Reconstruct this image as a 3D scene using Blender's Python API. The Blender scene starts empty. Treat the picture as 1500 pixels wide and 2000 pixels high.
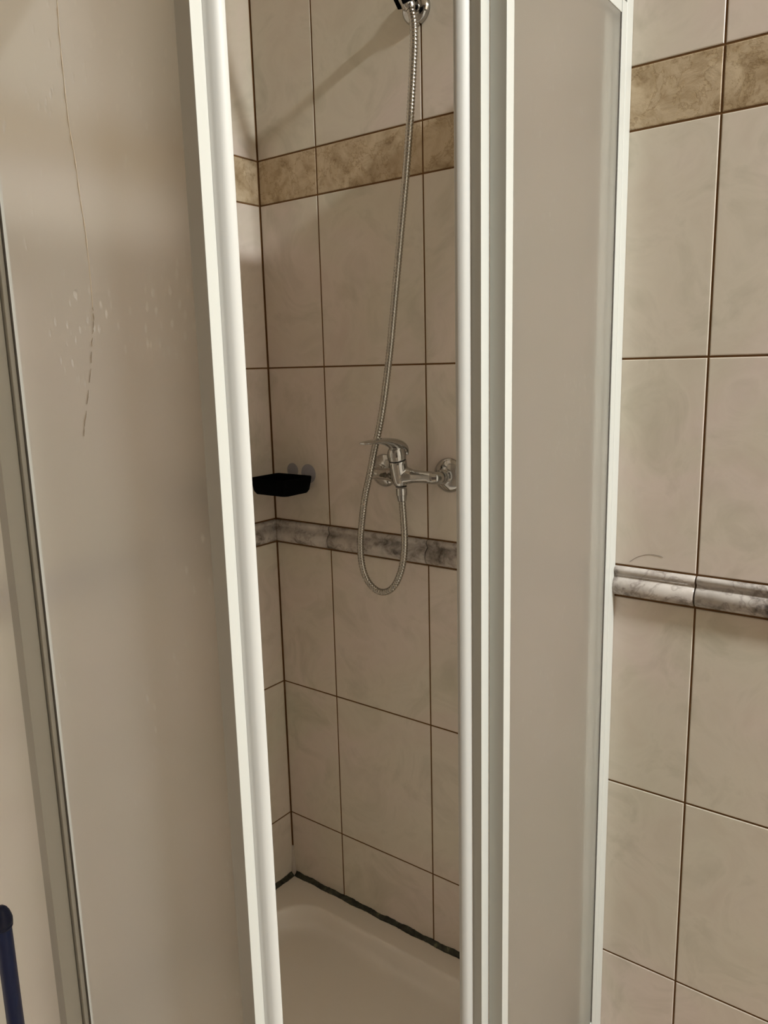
import bpy, bmesh, math, random
from mathutils import Vector, Matrix
random.seed(4)
S = bpy.context.scene
COL = S.collection

# ------------------------------------------------------------------ camera
cd = bpy.data.cameras.new('camera'); cam = bpy.data.objects.new('camera', cd); COL.objects.link(cam)
cd.sensor_fit = 'VERTICAL'; cd.sensor_height = 36.0; cd.lens = 1502.05 * 36 / 2000
cd.clip_start = 0.02
r = Vector((0.80141726, 0.59760611, -0.02444008))
u = Vector((-0.09220617, 0.16382022, 0.98217155))
f = Vector((-0.5909555, 0.78487571, -0.18639132))
cam.matrix_world = Matrix(((r.x, u.x, -f.x, 1.2176274), (r.y, u.y, -f.y, -1.21195455), (r.z, u.z, -f.z, 1.36826435), (0, 0, 0, 1)))
S.camera = cam

# ------------------------------------------------------------------ world and light
w = bpy.data.worlds.new('world'); S.world = w; w.use_nodes = True
w.node_tree.nodes['Background'].inputs[0].default_value = (0.9, 0.95, 1, 1)
w.node_tree.nodes['Background'].inputs[1].default_value = 0.02
LAMP = Vector((2.60, -0.40, 2.74))
LAMP_W = 117.0
S.cycles.max_bounces = 20; S.cycles.diffuse_bounces = 10; S.cycles.transmission_bounces = 14; S.cycles.transparent_max_bounces = 24
S.view_settings.view_transform = 'Standard'; S.view_settings.look = 'None'
S.view_settings.gamma = 1; S.view_settings.use_curve_mapping = False
S.view_settings.exposure = 0.0

ROOM_X, ROOM_Y, ROOM_Z = 3.3, -2.8, 2.79

# ------------------------------------------------------------------ helpers
def new_mat(name, color, rough=0.5, metal=0.0, spec=0.5, coat=0.0):
    m = bpy.data.materials.new(name); m.use_nodes = True
    b = m.node_tree.nodes['Principled BSDF']
    b.inputs['Base Color'].default_value = (*color, 1); b.inputs['Roughness'].default_value = rough
    b.inputs['Metallic'].default_value = metal; b.inputs['Specular IOR Level'].default_value = spec
    b.inputs['Coat Weight'].default_value = coat
    return m

def nodes(m): return m.node_tree.nodes, m.node_tree.links, m.node_tree.nodes['Principled BSDF']

def ramp(N, stops):
    n = N.new('ShaderNodeValToRGB'); cr = n.color_ramp
    while len(cr.elements) < len(stops): cr.elements.new(0.5)
    for e, (p, c) in zip(cr.elements, stops):
        e.position = p; e.color = (*c, 1) if len(c) == 3 else c
    return n

def noise(N, L, vec, scale, detail=3, rough=0.5, dist=0.0):
    n = N.new('ShaderNodeTexNoise'); n.inputs['Scale'].default_value = scale
    n.inputs['Detail'].default_value = detail; n.inputs['Roughness'].default_value = rough
    n.inputs['Distortion'].default_value = dist; L.new(vec, n.inputs['Vector']); return n

def link(name, bm, mats, parent=None, smooth=False, bevel=0.0, recalc=True):
    if recalc: bmesh.ops.recalc_face_normals(bm, faces=bm.faces)
    me = bpy.data.meshes.new(name); bm.to_mesh(me); bm.free()
    if not isinstance(mats, (list, tuple)): mats = [mats]
    for m in mats: me.materials.append(m)
    o = bpy.data.objects.new(name, me); COL.objects.link(o)
    if smooth:
        for p in me.polygons: p.use_smooth = True
    if bevel > 0:
        b = o.modifiers.new('bevel', 'BEVEL'); b.width = bevel; b.segments = 3; b.limit_method = 'ANGLE'; b.angle_limit = math.radians(40)
        for p in me.polygons: p.use_smooth = True
        wn = o.modifiers.new('wn', 'WEIGHTED_NORMAL'); wn.keep_sharp = True
    if parent: o.parent = parent
    return o

def smooth_by_angle(o, deg=40):
    me = o.data
    for p in me.polygons: p.use_smooth = True
    bm = bmesh.new(); bm.from_mesh(me)
    for e in bm.edges:
        if len(e.link_faces) == 2 and e.calc_face_angle(0) > math.radians(deg): e.smooth = False
    bm.to_mesh(me); bm.free()

def thing(name, label, cat, group=None):
    o = bpy.data.objects.new(name, None); COL.objects.link(o); o.empty_display_size = 0.05
    o['label'] = label; o['category'] = cat
    if group: o['group'] = group
    return o

def tag(o, label, cat):
    o['label'] = label; o['category'] = cat; return o

def struct(o): o['kind'] = 'structure'; return o

def box(bm, a, b, mi=0):
    vs = [bm.verts.new((x, y, z)) for x in (a[0], b[0]) for y in (a[1], b[1]) for z in (a[2], b[2])]
    for q in ((0,1,3,2),(4,6,7,5),(0,4,5,1),(2,3,7,6),(0,2,6,4),(1,5,7,3)):
        fc = bm.faces.new([vs[i] for i in q]); fc.material_index = mi

def loft(bm, rings, closed=True, caps=True, mi=0):
    vr = [[bm.verts.new(p) for p in rg] for rg in rings]
    n = len(vr[0])
    for a, b in zip(vr, vr[1:]):
        for i in range(n if closed else n - 1):
            j = (i + 1) % n
            fc = bm.faces.new((a[i], a[j], b[j], b[i])); fc.material_index = mi
    if caps and closed:
        for e in (vr[0], vr[-1]):
            fc = bm.faces.new(e); fc.material_index = mi

def frame_of(d, up=Vector((0, 0, 1))):
    d = d.normalized()
    if abs(d.dot(up)) > 0.95: up = Vector((1, 0, 0))
    s = d.cross(up).normalized(); t = s.cross(d).normalized()
    return s, t

def tube(bm, pts, rad, seg=16, caps=True, up=Vector((0, 0, 1))):
    pts = [Vector(p) for p in pts]
    if not hasattr(rad, '__len__'): rad = [rad] * len(pts)
    rings = []; s = None
    for i, p in enumerate(pts):
        d = (pts[min(i + 1, len(pts) - 1)] - pts[max(i - 1, 0)])
        if s is None: s, t = frame_of(d, up)
        else:
            dn = d.normalized(); s = (s - dn * s.dot(dn)).normalized(); t = s.cross(dn)
        rings.append([p + (s * math.cos(a) + t * math.sin(a)) * rad[i] for a in [2 * math.pi * k / seg for k in range(seg)]])
    loft(bm, rings, True, caps)

def lathe(bm, prof, origin, axis, seg=40, caps=True):
    """prof: list of (distance along axis, radius)"""
    axis = Vector(axis).normalized(); s, t = frame_of(axis); origin = Vector(origin)
    rings = [[origin + axis * h + (s * math.cos(a) + t * math.sin(a)) * max(rr, 1e-4) for a in [2 * math.pi * k / seg for k in range(seg)]] for h, rr in prof]
    loft(bm, rings, True, caps)

def spline(pts, n):
    """centripetal-ish Catmull-Rom through pts, n samples per span"""
    P = [Vector(p) for p in pts]; P = [P[0] * 2 - P[1]] + P + [P[-1] * 2 - P[-2]]
    out = []
    for i in range(1, len(P) - 2):
        for k in range(n):
            t = k / n
            a, b, c, d = P[i - 1], P[i], P[i + 1], P[i + 2]
            out.append(0.5 * ((2 * b) + (c - a) * t + (2 * a - 5 * b + 4 * c - d) * t * t + (3 * b - a - 3 * c + d) * t ** 3))
    out.append(P[-2]); return out

def resample(pts, step):
    out = [pts[0].copy()]; acc = 0.0
    for a, b in zip(pts, pts[1:]):
        L = (b - a).length; pos = step - acc
        while pos <= L:
            out.append(a.lerp(b, pos / L)); pos += step
        acc = L - (pos - step)
    return out

# ------------------------------------------------------------------ materials
def mat_tile():
    m = new_mat('glazed_tile', (0.5, 0.42, 0.33), 0.33, spec=0.45)
    N, L, b = nodes(m)
    tc = N.new('ShaderNodeTexCoord'); v = tc.outputs['Object']
    n1 = noise(N, L, v, 2.6, 4, 0.55, 0.7)
    r1 = ramp(N, [(0.32, (0.615, 0.575, 0.475)), (0.47, (0.625, 0.567, 0.480)), (0.56, (0.655, 0.572, 0.508)), (0.70, (0.640, 0.585, 0.495))])
    L.new(n1.outputs['Fac'], r1.inputs['Fac'])
    n2 = noise(N, L, v, 9, 5, 0.6, 1.2)
    r2 = ramp(N, [(0.30, (0.84, 0.845, 0.82)), (0.5, (1, 1, 1)), (0.72, (0.93, 0.915, 0.905))])
    L.new(n2.outputs['Fac'], r2.inputs['Fac'])
    mx = N.new('ShaderNodeMix'); mx.data_type = 'RGBA'; mx.blend_type = 'MULTIPLY'; mx.inputs[0].default_value = 1
    L.new(r1.outputs[0], mx.inputs[6]); L.new(r2.outputs[0], mx.inputs[7]); L.new(mx.outputs[2], b.inputs['Base Color'])
    n3 = noise(N, L, v, 14, 3, 0.5)
    bp = N.new('ShaderNodeBump'); bp.inputs['Strength'].default_value = 0.10; bp.inputs['Distance'].default_value = 0.004
    L.new(n3.outputs['Fac'], bp.inputs['Height']); L.new(bp.outputs[0], b.inputs['Normal'])
    return m

def mat_decor():
    m = new_mat('decor_tile', (0.5, 0.4, 0.3), 0.42, spec=0.4)
    N, L, b = nodes(m)
    tc = N.new('ShaderNodeTexCoord'); v = tc.outputs['Object']
    n1 = noise(N, L, v, 22, 6, 0.66, 0.5)
    r1 = ramp(N, [(0.30, (0.26, 0.18, 0.095)), (0.42, (0.395, 0.30, 0.185)), (0.52, (0.475, 0.375, 0.25)), (0.68, (0.57, 0.47, 0.33))])
    L.new(n1.outputs['Fac'], r1.inputs['Fac'])
    n2 = noise(N, L, v, 14, 9, 0.70, 0.3)
    r2 = ramp(N, [(0.478, (1, 1, 1)), (0.497, (0.55, 0.48, 0.38)), (0.510, (1.1, 1.1, 1.05)), (0.53, (1, 1, 1))])
    L.new(n2.outputs['Fac'], r2.inputs['Fac'])
    mx = N.new('ShaderNodeMix'); mx.data_type = 'RGBA'; mx.blend_type = 'MULTIPLY'; mx.inputs[0].default_value = 0.75
    L.new(r1.outputs[0], mx.inputs[6]); L.new(r2.outputs[0], mx.inputs[7]); L.new(mx.outputs[2], b.inputs['Base Color'])
    bp = N.new('ShaderNodeBump'); bp.inputs['Strength'].default_value = 0.5; bp.inputs['Distance'].default_value = 0.003
    L.new(n1.outputs['Fac'], bp.inputs['Height']); L.new(bp.outputs[0], b.inputs['Normal'])
    return m

def mat_marble():
    m = new_mat('marble_moulding', (0.5, 0.46, 0.42), 0.22, spec=0.5)
    N, L, b = nodes(m)
    tc = N.new('ShaderNodeTexCoord'); v = tc.outputs['Object']
    n1 = noise(N, L, v, 21, 7, 0.66, 0.3)
    r1 = ramp(N, [(0.32, (0.09, 0.075, 0.065)), (0.41, (0.27, 0.24, 0.215)), (0.49, (0.43, 0.39, 0.355)), (0.62, (0.53, 0.49, 0.45))])
    L.new(n1.outputs['Fac'], r1.inputs['Fac'])
    n2 = noise(N, L, v, 7, 5, 0.62, 0.3)
    r2 = ramp(N, [(0.480, (1, 1, 1)), (0.494, (0.30, 0.26, 0.24)), (0.508, (1, 1, 1))])
    L.new(n2.outputs['Fac'], r2.inputs['Fac'])
    mx = N.new('ShaderNodeMix'); mx.data_type = 'RGBA'; mx.blend_type = 'MULTIPLY'; mx.inputs[0].default_value = 0.45
    L.new(r1.outputs[0], mx.inputs[6]); L.new(r2.outputs[0], mx.inputs[7]); L.new(mx.outputs[2], b.inputs['Base Color'])
    return m

def mat_frost():
    """white frosted acrylic: scatters light both ways, a little blurred see-through"""
    m = bpy.data.materials.new('frosted_acrylic'); m.use_nodes = True
    N, L = m.node_tree.nodes, m.node_tree.links
    b = N['Principled BSDF']; out = N['Material Output']
    tc = N.new('ShaderNodeTexCoord'); v = tc.outputs['Object']
    # splash marks: dried drops in patches
    vo = N.new('ShaderNodeTexVoronoi'); vo.inputs['Scale'].default_value = 105
    mpg = N.new('ShaderNodeMapping'); mpg.inputs['Scale'].default_value = (1, 1, 0.55); L.new(v, mpg.inputs[0]); L.new(mpg.outputs[0], vo.inputs['Vector'])
    nm = noise(N, L, v, 7, 3, 0.6)
    rm = ramp(N, [(0.52, (0, 0, 0)), (0.62, (1, 1, 1))]); L.new(nm.outputs['Fac'], rm.inputs['Fac'])
    rv = ramp(N, [(0.17, (1, 1, 1)), (0.30, (0, 0, 0))]); L.new(vo.outputs['Distance'], rv.inputs['Fac'])
    mul = N.new('ShaderNodeMath'); mul.operation = 'MULTIPLY'; L.new(rm.outputs[0], mul.inputs[0]); L.new(rv.outputs[0], mul.inputs[1])
    nf = noise(N, L, v, 420, 2, 0.5)
    add = N.new('ShaderNodeMath'); add.operation = 'MULTIPLY_ADD'; add.inputs[1].default_value = 0.25
    L.new(nf.outputs['Fac'], add.inputs[0]); L.new(mul.outputs[0], add.inputs[2])
    bp = N.new('ShaderNodeBump'); bp.inputs['Strength'].default_value = 0.35; bp.inputs['Distance'].default_value = 0.0006
    L.new(add.outputs[0], bp.inputs['Height'])
    big = noise(N, L, v, 3.5, 3, 0.5, 0.5)
    cr = ramp(N, [(0.3, (0.885, 0.865, 0.82)), (0.7, (0.925, 0.885, 0.85))]); L.new(big.outputs['Fac'], cr.inputs['Fac'])
    mc = N.new('ShaderNodeMix'); mc.data_type = 'RGBA'; mc.inputs[7].default_value = (0.99, 0.98, 0.95, 1)
    mm = N.new('ShaderNodeMath'); mm.operation = 'MULTIPLY'; mm.inputs[1].default_value = 0.6; L.new(mul.outputs[0], mm.inputs[0])
    L.new(mm.outputs[0], mc.inputs[0]); L.new(cr.outputs[0], mc.inputs[6])
    tr = N.new('ShaderNodeBsdfTranslucent'); L.new(mc.outputs[2], tr.inputs['Color']); L.new(bp.outputs[0], tr.inputs['Normal'])
    L.new(mc.outputs[2], b.inputs['Base Color']); b.inputs['Roughness'].default_value = 0.38; b.inputs['Specular IOR Level'].default_value = 0.35
    L.new(bp.outputs[0], b.inputs['Normal'])
    gl = N.new('ShaderNodeBsdfRefraction'); gl.inputs['Roughness'].default_value = 0.42; gl.inputs['IOR'].default_value = 1.2; gl.inputs['Color'].default_value = (0.99, 0.99, 0.98, 1)
    m1 = N.new('ShaderNodeMixShader'); m1.inputs[0].default_value = 0.90; L.new(b.outputs[0], m1.inputs[1]); L.new(tr.outputs[0], m1.inputs[2])
    m2 = N.new('ShaderNodeMixShader'); mk = N.new('ShaderNodeMath'); mk.operation = 'MULTIPLY_ADD'; mk.inputs[1].default_value = -0.30; mk.inputs[2].default_value = 0.40; L.new(mul.outputs[0], mk.inputs[0]); L.new(mk.outputs[0], m2.inputs[0]); L.new(m1.outputs[0], m2.inputs[1]); L.new(gl.outputs[0], m2.inputs[2])
    L.new(m2.outputs[0], out.inputs['Surface'])
    return m

def mat_clear_side():
    """smooth inner side of the acrylic sheet; only the outer side is textured"""
    m = bpy.data.materials.new('smooth_acrylic_side'); m.use_nodes = True
    N, L = m.node_tree.nodes, m.node_tree.links
    N.remove(N['Principled BSDF'])
    t = N.new('ShaderNodeBsdfTransparent'); t.inputs[0].default_value = (0.97, 0.97, 0.96, 1)
    g = N.new('ShaderNodeBsdfGlossy'); g.inputs['Roughness'].default_value = 0.15
    x = N.new('ShaderNodeMixShader'); x.inputs[0].default_value = 0.05
    L.new(t.outputs[0], x.inputs[1]); L.new(g.outputs[0], x.inputs[2]); L.new(x.outputs[0], N['Material Output'].inputs['Surface'])
    return m

M = {}
M['grout'] = new_mat('brown_grout', (0.150, 0.076, 0.028), 0.85, spec=0.2)
M['tile'] = mat_tile(); M['decor'] = mat_decor(); M['marble'] = mat_marble(); M['frost'] = mat_frost(); M['clear'] = mat_clear_side()
M['white'] = new_mat('white_lacquered_aluminium', (0.53, 0.54, 0.505), 0.35, spec=0.4)
M['gasket'] = new_mat('white_soft_gasket', (0.56, 0.565, 0.54), 0.45, spec=0.4)
M['brush'] = new_mat('dark_seal', (0.10, 0.09, 0.08), 0.7)
M['tray'] = new_mat('white_acrylic_tray', (0.70, 0.64, 0.56), 0.28, spec=0.45)
M['chrome'] = new_mat('chrome', (0.50, 0.49, 0.47), 0.11, metal=1.0)
M['hose'] = new_mat('steel_hose', (0.43, 0.405, 0.36), 0.20, metal=1.0)
M['black'] = new_mat('black_plastic', (0.0012, 0.0012, 0.0014), 0.7, spec=0.05)
M['dark'] = new_mat('dark_rubber', (0.01, 0.01, 0.01), 0.6)
M['blue'] = new_mat('navy_plastic', (0.010, 0.026, 0.12), 0.38, spec=0.4)
M['blue_dark'] = new_mat('dark_navy_plastic', (0.008, 0.016, 0.06), 0.42, spec=0.4)
M['plaster'] = new_mat('white_plaster', (0.72, 0.68, 0.60), 0.9, spec=0.2)
M['hair'] = new_mat('dark_hair', (0.10, 0.06, 0.035), 0.5)
M['scratch'] = new_mat('glinting_scratch', (0.97, 0.92, 0.82), 0.30, metal=1.0)
M['scuff'] = new_mat('grey_scuff', (0.56, 0.50, 0.42), 0.6)
def mat_seal():
    m = new_mat('mouldy_sealant', (0.05, 0.05, 0.035), 0.6, spec=0.3)
    N, L, b = nodes(m); tc = N.new('ShaderNodeTexCoord')
    n = noise(N, L, tc.outputs['Object'], 42, 5, 0.65, 0.8)
    rr = ramp(N, [(0.40, (0.022, 0.022, 0.014)), (0.60, (0.055, 0.055, 0.038)), (0.67, (0.16, 0.17, 0.09)), (0.75, (0.38, 0.35, 0.28))])
    L.new(n.outputs['Fac'], rr.inputs['Fac']); L.new(rr.outputs[0], b.inputs['Base Color']); return m
M['seal'] = mat_seal()
def mat_cup():
    m = new_mat('clear_suction_cup', (0.62, 0.62, 0.68), 0.12, spec=0.5)
    N, L, b = nodes(m); t = N.new('ShaderNodeBsdfTransparent'); t.inputs[0].default_value = (0.86, 0.87, 0.92, 1)
    mx = N.new('ShaderNodeMixShader'); mx.inputs[0].default_value = 0.16
    L.new(t.outputs[0], mx.inputs[1]); L.new(b.outputs[0], mx.inputs[2]); L.new(mx.outputs[0], N['Material Output'].inputs['Surface']); return m
M['cup'] = mat_cup()
def mat_floor():
    m = new_mat('floor_tile', (0.3, 0.24, 0.18), 0.4)
    N, L, b = nodes(m); tc = N.new('ShaderNodeTexCoord')
    br = N.new('ShaderNodeTexBrick'); br.offset = 0; br.inputs['Scale'].default_value = 1; br.inputs['Brick Width'].default_value = 0.333
    br.inputs['Row Height'].default_value = 0.333; br.inputs['Mortar Size'].default_value = 0.002
    br.inputs['Color1'].default_value = (0.33, 0.26, 0.19, 1); br.inputs['Color2'].default_value = (0.30, 0.235, 0.175, 1); br.inputs['Mortar'].default_value = (0.07, 0.04, 0.02, 1)
    L.new(tc.outputs['Object'], br.inputs['Vector']); L.new(br.outputs[0], b.inputs['Base Color']); return m
M['floor'] = mat_floor()

# ------------------------------------------------------------------ tiled walls
G = 0.0016          # half a joint
LEV = [-0.023, 0.311, 0.649, 0.9845, 1.0373, 1.370, 1.7028, 1.7905, 2.124, 2.457, 2.790]
BANDS = {3: None, 6: 1}   # 3: moulding (own object), 6: decor border
def wall_tiles(name, place, u0, u1, first, lean):
    """place(u, z, d): point on the wall at u, height z, d in front of the tile face"""
    bm = bmesh.new()
    def quad(pts, mi):
        fc = bm.faces.new([bm.verts.new(place(*p)) for p in pts]); fc.material_index = mi
    joints = [u0]; x = first
    while x < u1 - 0.02: joints.append(x); x += 0.25
    joints.append(u1)
    u0_, u0 = u0, -0.06
    quad([(u0, -0.02, -0.0012), (u1, -0.02, -0.0012), (u1, ROOM_Z, -0.0012), (u0, ROOM_Z, -0.0012)], 0)
    quad([(u0, -0.02, -0.06), (u1, -0.02, -0.06), (u1, ROOM_Z, -0.06), (u0, ROOM_Z, -0.06)], 0)
    for (a, b_) in (((u0, -0.02), (u1, -0.02)), ((u1, -0.02), (u1, ROOM_Z)), ((u1, ROOM_Z), (u0, ROOM_Z)), ((u0, ROOM_Z), (u0, -0.02))):
        quad([(a[0], a[1], -0.0012), (b_[0], b_[1], -0.0012), (b_[0], b_[1], -0.06), (a[0], a[1], -0.06)], 0)
    u0 = u0_
    for ci, (a, b_) in enumerate(zip(joints, joints[1:])):
        for ri, (lo, hi) in enumerate(zip(LEV, LEV[1:])):
            if ri == 3: continue
            mi = 2 if ri == 6 else 1
            x0, x1 = a + (G if ci else 0.0021), b_ - G; z0, z1 = max(lo, -0.02) + G, hi - G
            rings = []
            for ins, d in ((0, -0.003), (0, -0.0008), (0.0005, -0.0003), (0.0014, 0.0)):
                rings.append([bm.verts.new(place(px, pz, d)) for px, pz in ((x0 + ins, z0 + ins), (x1 - ins, z0 + ins), (x1 - ins, z1 - ins), (x0 + ins, z1 - ins))])
            for p, q in zip(rings, rings[1:]):
                for i in range(4):
                    fc = bm.faces.new((p[i], p[(i + 1) % 4], q[(i + 1) % 4], q[i])); fc.material_index = mi
            fc = bm.faces.new(rings[-1]); fc.material_index = mi
    return struct(link(name, bm, [M['grout'], M['tile'], M['decor']]))
wb = wall_tiles('wall_back', lambda a, z, d: (a, -d, z), 0.0, ROOM_X, 0.160, 0)
wl = wall_tiles('wall_left', lambda a, z, d: (d, -a, z), 0.0, -ROOM_Y, 0.205, 0)

def moulding(name, place, u0, u1, first):
    """marbled moulding: thin upper bead, groove, round lower bulge"""
    z0, z1 = LEV[3] + G + 0.0012, LEV[4] - G; H = z1 - z0
    prof = [(0.0, -0.003), (0.0, 0.003), (0.04, 0.0072), (0.14, 0.0112), (0.28, 0.0133), (0.42, 0.0130), (0.52, 0.0112), (0.59, 0.0078), (0.64, 0.0042), (0.69, 0.0026), (0.74, 0.0036), (0.80, 0.0066), (0.88, 0.0078), (0.96, 0.0058), (1.0, 0.0020), (1.0, -0.003)]
    joints = [u0]; x = first
    while x < u1 - 0.02: joints.append(x); x += 0.25
    joints.append(u1)
    bm = bmesh.new()
    for ci, (a, b_) in enumerate(zip(joints, joints[1:])):
        xa, xb = a + (G * 0.8 if ci else 0.0014), b_ - G * 0.8
        loft(bm, [[place(xx, z0 + t * H, d - (0.0012 if e else 0)) for t, d in prof] for xx, e in ((xa, 1), (xa + 0.0014, 0), (xb - 0.0014, 0), (xb, 1))] if ci else [[place(max(d, 0) + 0.0005, z0 + t * H, d) for t, d in prof], [place(xb - 0.0014, z0 + t * H, d) for t, d in prof], [place(xb, z0 + t * H, d - 0.0012) for t, d in prof]])
    o = struct(link(name, bm, M['marble'])); smooth_by_angle(o, 50); return o
moulding('trim_1', lambda a, z, d: (a, -d, z), 0.0, ROOM_X, 0.160)
moulding('trim_2', lambda a, z, d: (d, -a, z), 0.0, -ROOM_Y, 0.205)

bm = bmesh.new(); box(bm, (-0.06, ROOM_Y, -0.08), (ROOM_X, 0.06, -0.02)); struct(link('floor', bm, M['floor']))
bm = bmesh.new(); box(bm, (-0.06, ROOM_Y, ROOM_Z), (ROOM_X, 0.06, ROOM_Z + 0.06)); struct(link('ceiling', bm, M['plaster']))
def plain_tiled():
    m = new_mat('room_tile', (0.46, 0.38, 0.29), 0.35)
    N, L, b = nodes(m); tc = N.new('ShaderNodeTexCoord'); sp = N.new('ShaderNodeSeparateXYZ'); cb = N.new('ShaderNodeCombineXYZ')
    L.new(tc.outputs['Object'], sp.inputs[0]); ad = N.new('ShaderNodeMath'); L.new(sp.outputs[0], ad.inputs[0]); L.new(sp.outputs[1], ad.inputs[1])
    L.new(ad.outputs[0], cb.inputs[0]); L.new(sp.outputs[2], cb.inputs[1])
    br = N.new('ShaderNodeTexBrick'); br.offset = 0; br.inputs['Scale'].default_value = 1; br.inputs['Brick Width'].default_value = 0.25
    br.inputs['Row Height'].default_value = 0.333; br.inputs['Mortar Size'].default_value = 0.0016
    br.inputs['Color1'].default_value = (0.48, 0.39, 0.30, 1); br.inputs['Color2'].default_value = (0.46, 0.38, 0.29, 1); br.inputs['Mortar'].default_value = (0.07, 0.038, 0.016, 1)
    L.new(cb.outputs[0], br.inputs['Vector']); L.new(br.outputs[0], b.inputs['Base Color']); return m
M['room'] = plain_tiled()
bm = bmesh.new(); box(bm, (ROOM_X, ROOM_Y, -0.02), (ROOM_X + 0.06, 0.06, ROOM_Z)); struct(link('wall_right', bm, M['room']))
bm = bmesh.new(); box(bm, (-0.06, ROOM_Y - 0.06, -0.02), (ROOM_X + 0.06, ROOM_Y, ROOM_Z)); struct(link('wall_front', bm, new_mat('bounce_damping_dark', (0.055, 0.036, 0.024), 0.5)))  # unseen wall behind the camera, made dark to cut bounce onto room-facing frames

# ------------------------------------------------------------------ shower tray
RIM = 0.145
def rrect(cx, cy, hx, hy, rad, z, n=10):
    pts = []
    for (sx, sy, a0) in ((1, 1, 0), (-1, 1, 90), (-1, -1, 180), (1, -1, 270)):
        for k in range(n + 1):
            a = math.radians(a0 + 90 * k / n)
            pts.append((cx + sx * (hx - rad) + rad * math.cos(a), cy + sy * (hy - rad) + rad * math.sin(a), z))
    return pts
tray = thing('shower_tray', 'square white acrylic shower tray with recessed basin under the glass enclosure', 'shower tray')
tray.location = (0.395, -0.395, -0.02)
bm = bmesh.new()
c0 = 0.0
T = [(0.3945, 0.3945, 0.004, -0.0), (0.3945, 0.3945, 0.004, 0.160), (0.3935, 0.3935, 0.004, 0.1635), (0.3905, 0.3905, 0.004, 0.165), (0.387, 0.387, 0.004, 0.165),
     (0.3425, 0.3425, 0.090, 0.165), (0.3400, 0.3400, 0.090, 0.165), (0.3375, 0.3375, 0.090, 0.1642), (0.3350, 0.3350, 0.090, 0.1615), (0.3325, 0.3325, 0.090, 0.155), (0.3270, 0.3270, 0.088, 0.137),
     (0.322, 0.322, 0.086, 0.127), (0.314, 0.314, 0.083, 0.1215), (0.303, 0.303, 0.078, 0.1195), (0.29, 0.29, 0.07, 0.1190), (0.15, 0.15, 0.06, 0.117), (0.05, 0.05, 0.03, 0.115)]
loft(bm, [rrect(0, 0, hx, hy, rd, z) for hx, hy, rd, z in T])
basin = link('basin', bm, M['tray'], tray); smooth_by_angle(basin, 60)
bm = bmesh.new(); lathe(bm, [(0, 0.044), (0.003, 0.044), (0.005, 0.040), (0.0055, 0.012), (0.0056, 0.001)], (0.0, 0.0, 0.1145), (0, 0, 1))
link('drain_cover', bm, M['chrome'], tray, smooth=True)

# mouldy sealant bead along both walls
def bead(name, pts_fn, n):
    bm = bmesh.new(); rings = []
    for i in range(n + 1):
        t = i / n
        k1 = 0.9 + 0.12 * math.sin(i * 0.53 + 1) + 0.10 * math.sin(i * 0.21) + random.uniform(-0.07, 0.09); k2 = 1 + 0.12 * math.sin(i * 0.37) + random.uniform(-0.06, 0.07)
        rings.append(pts_fn(t, 0.0095 * k1, 0.0085 * k2))
    loft(bm, rings); return bm
sb = thing('sealant_bead', 'dark mouldy silicone bead between the tiled walls and the tray rim', 'sealant')
def back_bead(t, h, wd):
    x = 0.004 + t * 0.722
    return [(x, 0.0, RIM + 0.0001), (x, -wd, RIM + 0.0001), (x, -wd * 0.85, RIM + h * 0.35), (x, -wd * 0.45, RIM + h * 0.75), (x, -0.0016, RIM + h), (x, 0.0, RIM + h)]
def left_bead(t, h, wd):
    y = -0.004 - t * 0.722
    return [(0.0, y, RIM + 0.0001), (wd, y, RIM + 0.0001), (wd * 0.85, y, RIM + h * 0.35), (wd * 0.45, y, RIM + h * 0.75), (0.0016, y, RIM + h), (0.0, y, RIM + h)]
link('bead_back', bead('b', back_bead, 150), M['seal'], sb, smooth=True)
link('bead_left', bead('b', left_bead, 150), M['seal'], sb, smooth=True)
# pale silicone smear up the corner
bm = bmesh.new()
tube(bm, [(0.0030, -0.0030, RIM + 0.001), (0.0022, -0.0022, RIM + 0.02), (0.0010, -0.0010, RIM + 0.045), (0.0, 0.0, RIM + 0.075)], [0.0085, 0.0056, 0.0036, 0.0016], 10)
so = link('corner_smear', bm, new_mat('pale_silicone', (0.55, 0.49, 0.42), 0.4), sb, smooth=True); so['label'] = 'pale silicone smear in the corner'

# ------------------------------------------------------------------ shower enclosure
enc = thing('shower_enclosure', 'white framed corner shower enclosure with frosted sliding panels, right door slid open', 'shower enclosure')
enc.location = (0, 0, 0)
Z_T, Z_B = 1.870, 0.168
def side(sd):
    """(s along the side from the wall, p = distance of the plane from the wall behind) -> world x, y"""
    return (lambda s, p: (s, -p)) if sd == 'front' else (lambda s, p: (p, -s))
def prism(name, mp, poly, z0, z1, mat, parent, bevel=0.0008, smooth=False):
    bm = bmesh.new()
    loft(bm, [[(*mp(s, p), z) for s, p in poly] for z in (z0, z1)])
    o = link(name, bm, mat, parent, bevel=0 if smooth else bevel)
    if smooth: smooth_by_angle(o, 40)
    return o
def pane(name, mp, s0, s1, p0, p1, z0, z1, parent):
    o = prism(name, mp, rect(s0, s1, p0, p1), z0, z1, [M['clear'], M['frost']], parent, 0)
    c = Vector((*mp((s0 + s1) / 2, p1), 0)); inn = Vector((*mp((s0 + s1) / 2, p0), 0)); out = (c - inn).normalized()
    for fc in o.data.polygons: fc.material_index = 1 if fc.normal.dot(out) > 0.5 else 0
    return o
def rect(s0, s1, p0, p1): return [(s0, p0), (s1, p0), (s1, p1), (s0, p1)]
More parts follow.
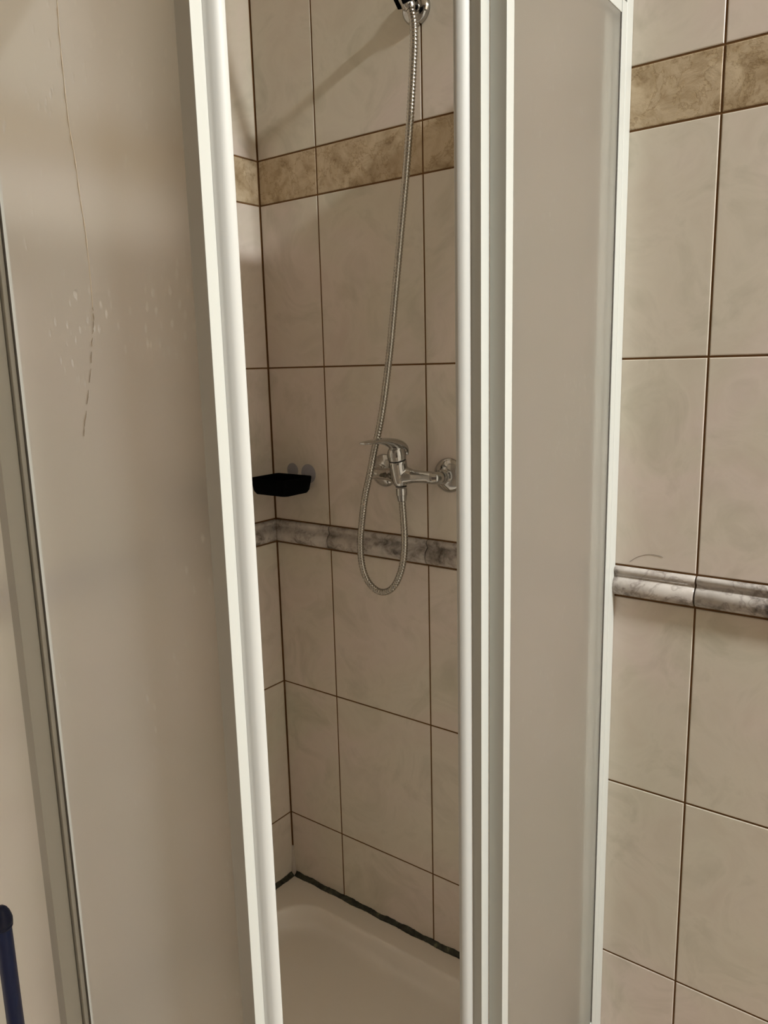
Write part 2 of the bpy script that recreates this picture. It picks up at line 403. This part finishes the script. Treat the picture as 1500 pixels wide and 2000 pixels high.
for sd, fix_end, door_end in (('front', 0.353, 0.6947), ('side', 0.3855, 0.404)):
    mp = side(sd)
    # wall profile (a channel with a step)
    prism('wall_profile', mp, [(0.0003, 0.752), (0.018, 0.752), (0.018, 0.757), (0.0225, 0.757), (0.0225, 0.7800), (0.018, 0.7812), (0.0003, 0.7812)], RIM + 0.0005, 1.905, M['white'], enc)
    # rails
    prism('top_rail', mp, [(0.023, 0.728), (0.784 if sd == 'side' else 0.728, 0.728), (0.784 if sd == 'side' else 0.728, 0.784), (0.023, 0.784)], 1.872, 1.912, M['white'], enc, 0.003)
    prism('bottom_rail', mp, [(0.023, 0.728), (0.784 if sd == 'side' else 0.728, 0.728), (0.784 if sd == 'side' else 0.728, 0.784), (0.023, 0.784)], RIM + 0.0005, 0.166, M['white'], enc, 0.003)
    # fixed panel
    fx = pane('fixed_panel', mp, 0.030, fix_end - 0.010, 0.7738, 0.7776, 0.180, 1.862, enc)
    fx['label'] = 'frosted fixed pane beside the wall'
    prism('wall_side_frame', mp, [(0.0228, 0.759), (0.040, 0.759), (0.040, 0.7733), (0.0295, 0.7733), (0.0295, 0.7781), (0.040, 0.7781), (0.040, 0.7800), (0.0228, 0.7800)], Z_B, Z_T, M['white'], fx)
    prism('end_frame', mp, [(fix_end - 0.0175, 0.759), (fix_end, 0.759), (fix_end, 0.780), (fix_end - 0.0175, 0.780), (fix_end - 0.0175, 0.7781), (fix_end - 0.0095, 0.7781), (fix_end - 0.0095, 0.7733), (fix_end - 0.0175, 0.7733)], Z_B, Z_T, M['white'], fx, 0.0006)
    prism('seal_strip', mp, rect(0.0400, 0.0414, 0.7777, 0.7788), 0.187, 1.852, M['brush'], fx, 0)
    for z0, z1 in ((1.852, 1.8695), (0.1685, 0.187)):
        prism('cross_frame', mp, rect(0.0402, fix_end - 0.0178, 0.760, 0.779), z0, z1, M['white'], fx)
    # sliding door
    rear = 0.062 if sd == 'side' else 0.336
    dr = pane('sliding_door', mp, rear + (0.004 if sd == 'side' else 0.020), door_end - 0.012, 0.7465, 0.7505, 0.180, 1.862, enc)
    dr['label'] = 'frosted sliding pane, closed' if sd == 'front' else 'frosted sliding pane, slid open behind the fixed pane'
    prism('leading_frame', mp, [(door_end - 0.019, 0.7255), (door_end - 0.0012, 0.7255), (door_end - 0.0012, 0.7460), (door_end, 0.7490), (door_end, 0.758), (door_end - 0.019, 0.758), (door_end - 0.019, 0.7515), (door_end - 0.012, 0.7515), (door_end - 0.012, 0.7455), (door_end - 0.019, 0.7455)], 0.172, 1.868, M['white'], dr, 0.0005)
    prism('rear_frame', mp, rect(0.034, 0.070, 0.7425, 0.7545) if sd == 'side' else rect(rear, rear + 0.0215, 0.7425, 0.7578), 0.172, 1.868, M['white'], dr)
    e = door_end
    g = [(v.x, v.y) for v in spline([(e - 0.0010, 0.7442, 0), (e + 0.0012, 0.7428, 0), (e + 0.0042, 0.7412, 0), (e + 0.0074, 0.7385, 0), (e + 0.0094, 0.7345, 0), (e + 0.0098, 0.7305, 0), (e + 0.0080, 0.7275, 0), (e + 0.0002, 0.7262, 0)], 4)] + [(e - 0.0010, 0.7262)]
    if sd == 'front': prism('seal_strip', mp, rect(rear + 0.0216, rear + 0.0232, 0.7506, 0.7525), 0.187, 1.852, M['brush'], dr, 0)
    gk = prism('magnetic_gasket', mp, g, 0.175, 1.866, M['gasket'], dr, smooth=True)
    for z0, z1 in ((1.853, 1.868), (0.172, 0.186)):
        prism('cross_frame', mp, rect(rear + (0.0082 if sd == 'side' else 0.0252), door_end - 0.0192, 0.7425, 0.7555), z0, z1, M['white'], dr)
    if sd == 'front':
        bm = bmesh.new()
        pts = [(0.5022, 1.7322), (0.5017, 1.7122), (0.5004, 1.6864), (0.5006, 1.6418), (0.5020, 1.6058), (0.5067, 1.5723), (0.5093, 1.5369), (0.5125, 1.5103), (0.5139, 1.4816), (0.5143, 1.4524), (0.5137, 1.4330)]
        P = spline([(x, -0.7508, z) for x, z in pts], 6)
        tube(bm, P, [0.0008 + 0.0003 * math.sin(i * 1.7) if i < len(P) - 14 else 0.0006 for i in range(len(P))], 6)
        o = link('scratch_line', bm, M['scratch'], dr, smooth=True); o['label'] = 'thin pale vertical scratch in the frosted pane'
        bm = bmesh.new()
        P = spline([(x, -0.7504, z) for x, z in [(0.5137, 1.4340), (0.5132, 1.4200), (0.5080, 1.4035), (0.5000, 1.3728), (0.4850, 1.3300), (0.4740, 1.2978)]], 6)
        for k in range(0, len(P) - 3, 3):
            q = [p + Vector((random.uniform(-0.0007, 0.0007), 0, 0)) for p in P[k:k + random.choice((3, 4))]]
            tube(bm, q, [0.00035] + [random.uniform(0.0005, 0.0008)] * (len(q) - 2) + [0.0003], 6)
        o = link('scuff_mark', bm, M['scuff'], dr, smooth=True); o['label'] = 'faint grey scuff below the scratch'

# ------------------------------------------------------------------ mixer tap
def fused(name, build, mat, parent, voxel=0.0011, it=10):
    """one closed surface from overlapping shapes, with soft fillets where they meet"""
    bm = bmesh.new(); build(bm); bmesh.ops.recalc_face_normals(bm, faces=bm.faces)
    me = bpy.data.meshes.new(name); bm.to_mesh(me); bm.free()
    t = bpy.data.objects.new('tmp', me); COL.objects.link(t)
    md = t.modifiers.new('r', 'REMESH'); md.mode = 'VOXEL'; md.voxel_size = voxel
    sm = t.modifiers.new('s', 'SMOOTH'); sm.factor = 0.5; sm.iterations = it
    dg = bpy.context.evaluated_depsgraph_get(); ev = t.evaluated_get(dg)
    out = bpy.data.meshes.new_from_object(ev); out.name = name
    bpy.data.objects.remove(t, do_unlink=True)
    out.materials.clear(); out.materials.append(mat)
    for p in out.polygons: p.use_smooth = True
    o = bpy.data.objects.new(name, out); COL.objects.link(o)
    if parent: o.parent = parent
    return o
MX, MY, MZ = 0.385, -0.047, 1.165
BY, LIFT = -0.056, 0.008
mix = thing('mixer_tap', 'chrome single lever shower mixer mounted on the tiled wall', 'tap')
def mbody(bm):
    ax = Vector((0, -0.22, 1)).normalized()
    c = Vector((MX, BY, MZ + LIFT))
    lathe(bm, [(-0.026, 0.011), (-0.0235, 0.0138), (-0.017, 0.0158), (0.0, 0.0170), (0.020, 0.0172), (0.0235, 0.0166), (0.0238, 0.010)], c, ax, 40)
    for sx in (-1, 1):
        lathe(bm, [(-0.004, 0.0175), (0.010, 0.0175), (0.018, 0.0155), (0.026, 0.0132), (0.038, 0.0118), (0.050, 0.0112), (0.068, 0.0112)], (MX, MY - 0.003, MZ + 0.001), (sx, 0.05, 0), 32)
        pts = [(MX + sx * 0.060, MY, MZ), (MX + sx * 0.068, MY + 0.001, MZ), (MX + sx * 0.0725, MY + 0.004, MZ), (MX + sx * 0.075, MY + 0.009, MZ), (MX + sx * 0.075, MY + 0.016, MZ)]
        tube(bm, pts, [0.0112, 0.0113, 0.0114, 0.0114, 0.0112], 28)
fused('body', mbody, M['chrome'], mix, 0.0011, 12)
for sx in (-1, 1):
    x = MX + sx * 0.075
    bm = bmesh.new()
    lathe(bm, [(0.0, 0.0325), (0.0015, 0.0325), (0.0035, 0.0315), (0.007, 0.027), (0.0105, 0.020), (0.0125, 0.0145), (0.013, 0.011)], (x, -0.0003, MZ), (0, -1, 0), 56)
    link('wall_flange', bm, M['chrome'], mix, smooth=True)
    bm = bmesh.new()
    lathe(bm, [(0.012, 0.0120), (0.0135, 0.0148), (0.0185, 0.0148), (0.020, 0.0125), (0.022, 0.0125), (0.0235, 0.0142), (0.0275, 0.0142), (0.0290, 0.0125), (0.0310, 0.0120)], (x, 0, MZ), (0, -1, 0), 40)
    o = link('union_nut', bm, M['chrome'], mix); smooth_by_angle(o, 50)
# dark gap ring and cap
ax = Vector((0, -0.22, 1)).normalized(); c = Vector((MX, BY, MZ + LIFT))
bm = bmesh.new(); lathe(bm, [(0.022, 0.0160), (0.0258, 0.0160)], c, ax, 40); link('gap_ring', bm, M['dark'], mix, smooth=False)
def lever(bm):
    lathe(bm, [(0.0252, 0.0166), (0.0258, 0.0174), (0.034, 0.0176), (0.041, 0.0165), (0.047, 0.0135), (0.0505, 0.008)], c, ax, 40)
    # path in the y-z plane: y, z, half width, half thickness
    prof = [(-0.047, 1.2050, 0.0150, 0.0060), (-0.0475, 1.2130, 0.0165, 0.0090), (-0.053, 1.2200, 0.0172, 0.0110), (-0.064, 1.2250, 0.0172, 0.0110), (-0.078, 1.2295, 0.0162, 0.0092),
            (-0.094, 1.2335, 0.0148, 0.0072), (-0.112, 1.2360, 0.0138, 0.0054), (-0.130, 1.2370, 0.0136, 0.0041), (-0.147, 1.2368, 0.0134, 0.0033), (-0.158, 1.2362, 0.0115, 0.0026), (-0.164, 1.2360, 0.0065, 0.0018)]
    P = spline([(p[0], p[1], p[2]) for p in prof], 3); T_ = spline([(p[3], 0, 0) for p in prof], 3)
    rings = []
    for i, (a, tt) in enumerate(zip(P, T_)):
        q0, q1 = P[max(i - 1, 0)], P[min(i + 1, len(P) - 1)]
        d = Vector((0, q1.x - q0.x, q1.y - q0.y)).normalized(); nrm = Vector((1, 0, 0)).cross(d)
        rings.append([Vector((MX, a.x, a.y)) + Vector((1, 0, 0)) * a.z * math.cos(th) + nrm * tt.x * math.sin(th) for th in [2 * math.pi * k / 24 for k in range(24)]])
    loft(bm, rings)
fused('lever', lever, M['chrome'], mix, 0.0009, 6)
bm = bmesh.new(); oc = c - ax * 0.025
lathe(bm, [(-0.001, 0.0105), (0.0022, 0.0105)], oc + Vector((0, 0, -0.002)), (0, 0, -1), 32)
link('outlet_collar', bm, M['dark'], mix)

# ------------------------------------------------------------------ shower hose
HP = [(0.4386, -0.0745, 1.9400), (0.4450, -0.075, 1.9200), (0.4465, -0.075, 1.9016), (0.4436, -0.072, 1.873), (0.4368, -0.07, 1.8131), (0.4275, -0.066, 1.7524), (0.4157, -0.062, 1.6819), (0.4011, -0.058, 1.6006), (0.3861, -0.056, 1.5068), (0.3706, -0.056, 1.4), (0.3568, -0.06, 1.3077), (0.3491, -0.068, 1.2513), (0.3424, -0.075, 1.2135), (0.3320, -0.077, 1.1696), (0.3172, -0.075, 1.124), (0.3035, -0.07, 1.0716), (0.2951, -0.066, 1.0292), (0.2948, -0.063, 0.9849), (0.3053, -0.061, 0.9537), (0.3246, -0.06, 0.9372), (0.3454, -0.06, 0.9350), (0.3665, -0.06, 0.9470), (0.3832, -0.06, 0.9731), (0.3936, -0.06, 1.0068), (0.3972, -0.06, 1.0501), (0.3935, -0.0570, 1.0891), (0.3875, -0.0525, 1.1240)]
hs = thing('shower_hose', 'ribbed steel shower hose looping down from the wall holder to the mixer', 'hose')
path = resample(spline(HP, 14), 0.0007)
bm = bmesh.new()
rad = [0.0057 + 0.0010 * abs(math.sin(math.pi * i / 8.0)) ** 0.6 for i in range(len(path))]
tube(bm, path, rad, 14)
link('hose_tube', bm, M['hose'], hs, smooth=True)
bm = bmesh.new(); a = Vector(HP[-1]); d = ((c - ax * 0.026) - a); 
lathe(bm, [(-0.007, 0.0068), (-0.006, 0.0082), (0.004, 0.0092), (0.0045, 0.0105), (0.0172, 0.0105), (0.0178, 0.0095)], a, d, 32)
o = link('lower_nut', bm, M['chrome'], hs); smooth_by_angle(o, 40)
bm = bmesh.new(); a = Vector(HP[0]); d = Vector((-0.010, 0.0, 0.030))
lathe(bm, [(-0.006, 0.0072), (-0.004, 0.0086), (0.012, 0.0108), (0.016, 0.0112), (0.017, 0.010)], a, d, 32)
o = link('upper_nut', bm, M['chrome'], hs); smooth_by_angle(o, 40)

# ------------------------------------------------------------------ holder and handset
hd = thing('handset_holder', 'round chrome wall holder gripping the top of the shower hose', 'shower holder')
HB = Vector((0.4040, -0.0004, 1.9680))
bm = bmesh.new(); lathe(bm, [(0, 0.0265), (0.004, 0.0268), (0.009, 0.0255), (0.0125, 0.021), (0.0145, 0.014), (0.015, 0.010)], HB, (0, -1, 0), 48)
link('wall_base', bm, M['chrome'], hd, smooth=True)
bm = bmesh.new(); tube(bm, [HB + Vector((0, -0.012, 0)), HB + Vector((0.004, -0.035, 0.0)), HB + Vector((0.016, -0.060, -0.004))], [0.012, 0.0095, 0.0095], 24, up=Vector((1, 0, 0)))
link('holder_arm', bm, M['chrome'], hd, smooth=True)
HA = Vector((-0.20, -0.38, 1)).normalized()     # handset axis
HC = Vector((0.4330, -0.0790, 1.9560))
bm = bmesh.new(); s_, t_ = frame_of(HA, Vector((0, 1, 0)))
s_ = (Vector((-0.55, -0.8, 0)) - HA * Vector((-0.55, -0.8, 0)).dot(HA)).normalized(); t_ = HA.cross(s_)
rings = []
for k in range(33):
    a = math.radians(38 + (360 - 76) * k / 32)
    e = s_ * math.cos(a) + t_ * math.sin(a)
    rings.append([HC + e * 0.0135 - HA * 0.013, HC + e * 0.0185 - HA * 0.013, HC + e * 0.0215 + HA * 0.013, HC + e * 0.0160 + HA * 0.013])
loft(bm, rings); link('grip_ring', bm, M['black'], hd, bevel=0.001)['label'] = 'black open grip ring'
hn = thing('shower_handset', 'chrome hand shower hanging in the wall holder at the top edge', 'shower head')
bm = bmesh.new()
lathe(bm, [(-0.020, 0.0090), (-0.018, 0.0108), (0.010, 0.0150), (0.022, 0.0150), (0.05, 0.0125), (0.10, 0.0120), (0.16, 0.0130), (0.185, 0.0150), (0.19, 0.012)], HC, HA, 32)
link('handle', bm, M['chrome'], hn, smooth=True)
hp = HC + HA * 0.195; hdir = Vector((-0.25, -0.75, -0.62)).normalized()
bm = bmesh.new(); lathe(bm, [(-0.022, 0.012), (-0.018, 0.022), (-0.006, 0.036), (0.006, 0.040), (0.012, 0.039)], hp, hdir, 40); link('head', bm, M['chrome'], hn, smooth=True)
bm = bmesh.new(); lathe(bm, [(0.0121, 0.034), (0.0145, 0.0335), (0.015, 0.02)], hp, hdir, 40); link('spray_plate', bm, M['black'], hn, smooth=True)

# ------------------------------------------------------------------ soap dish
sd_ = thing('soap_dish', 'black plastic soap dish stuck in the tiled corner with suction cups', 'soap dish')
sd_.location = (0.0765, -0.0545, 1.1075)
sd_.rotation_euler = (0, 0, 0)
def oct_ring(hx, hy, ch, z, sx=0.0):
    pts = []
    for (cx, cy) in ((1, 1), (-1, 1), (-1, -1), (1, -1)):
        for k in range(6):
            a = math.radians({(1, 1): 0, (-1, 1): 90, (-1, -1): 180, (1, -1): 270}[(cx, cy)] + 90 * k / 5)
            pts.append((cx * (hx - ch) + ch * math.cos(a) + sx, cy * (hy - ch) + ch * math.sin(a), z))
    return pts
bm = bmesh.new()
loft(bm, [oct_ring(0.036, 0.028, 0.010, 0.0000), oct_ring(0.0445, 0.036, 0.010, 0.0015), oct_ring(0.0480, 0.0395, 0.009, 0.008), oct_ring(0.0505, 0.0420, 0.008, 0.026), oct_ring(0.0512, 0.0428, 0.007, 0.0355), oct_ring(0.0505, 0.0420, 0.007, 0.0365), oct_ring(0.0492, 0.0408, 0.006, 0.0360),
          oct_ring(0.0480, 0.0395, 0.006, 0.030), oct_ring(0.0440, 0.0355, 0.006, 0.010), oct_ring(0.036, 0.028, 0.006, 0.0045)])
link('dish', bm, M['black'], sd_, smooth=False); smooth_by_angle(bpy.data.objects['dish'], 35)
for (x, z, rr) in ((-0.017, 0.0425, 0.0160), (0.0290, 0.0380, 0.0205)):
    bm = bmesh.new(); lathe(bm, [(0.0, rr), (0.0008, rr), (0.002, rr * 0.88), (0.0045, rr * 0.45), (0.007, rr * 0.28), (0.0085, rr * 0.26)], (x, 0.0540, z), (0, -1, 0), 36)
    link('suction_cup', bm, M['cup'], sd_, smooth=True)['label'] = 'clear suction cup behind the dish'

# ------------------------------------------------------------------ blue long handled dustpan (only its handle is in view)
dp = thing('long_handled_dustpan', 'navy blue plastic handle of an upright dustpan outside the frosted panel', 'dustpan')
dp.location = (0.2640, -0.805, -0.02)
bm = bmesh.new(); lathe(bm, [(0.06, 0.0106), (0.670, 0.0106), (0.674, 0.0112)], (0, 0, 0), (0, 0, 1), 32)
link('handle', bm, M['blue'], dp, smooth=True)
bm = bmesh.new(); lathe(bm, [(0.671, 0.0108), (0.673, 0.0122), (0.6755, 0.0126), (0.6765, 0.0118), (0.6775, 0.0128), (0.6835, 0.0130), (0.6875, 0.0122), (0.694, 0.0104), (0.699, 0.0078), (0.7025, 0.0045), (0.7035, 0.001)], (0, 0, 0), (0, 0, 1), 32)
link('end_cap', bm, M['blue_dark'], dp, smooth=True)
bm = bmesh.new()
box(bm, (-0.13, -0.24, 0.0005), (0.13, -0.012, 0.004)); box(bm, (-0.13, -0.012, 0.0005), (0.13, 0.010, 0.075)); box(bm, (-0.134, -0.22, 0.0005), (-0.130, 0.010, 0.06)); box(bm, (0.130, -0.22, 0.0005), (0.134, 0.010, 0.06))
link('pan', bm, M['blue'], dp, bevel=0.001)

# ------------------------------------------------------------------ stray hair on the wall
bm = bmesh.new()
tube(bm, spline([(0.8048, -0.0004, 1.0449), (0.8171, -0.0004, 1.0543), (0.8334, -0.0004, 1.0606), (0.8496, -0.0004, 1.061), (0.8577, -0.0004, 1.0590)], 8), 0.00022, 5)
tag(link('hair_strand', bm, M['hair'], smooth=True), 'single thin hair stuck on the tile above the marbled moulding', 'hair')

# ------------------------------------------------------------------ ceiling lamp (above the frame)
cl = thing('ceiling_light', 'round white ceiling lamp lighting the bathroom', 'lamp')
cl.location = (LAMP.x, LAMP.y, ROOM_Z)
bm = bmesh.new(); lathe(bm, [(0.0002, 0.13), (0.03, 0.13), (0.035, 0.122)], (0, 0, 0), (0, 0, -1), 48); link('housing', bm, M['white'], cl, smooth=False)
em = bpy.data.materials.new('lamp_glass'); em.use_nodes = True
eb = em.node_tree.nodes['Principled BSDF']; eb.inputs['Base Color'].default_value = (0.9, 0.88, 0.82, 1)
eb.inputs['Emission Color'].default_value = (1, 0.90, 0.76, 1); eb.inputs['Emission Strength'].default_value = 6.0
bm = bmesh.new(); lathe(bm, [(0.035, 0.12), (0.05, 0.115), (0.064, 0.09), (0.071, 0.05), (0.073, 0.004)], (0, 0, 0), (0, 0, -1), 48); link('diffuser', bm, em, cl, smooth=True)
ld = bpy.data.lights.new('lamp_light', 'AREA'); ld.shape = 'DISK'; ld.size = 0.23; ld.energy = LAMP_W; ld.color = (0.955, 0.985, 0.975)
lo = bpy.data.objects.new('lamp_light', ld); COL.objects.link(lo); lo.parent = cl; lo.location = (0, 0, -0.078)
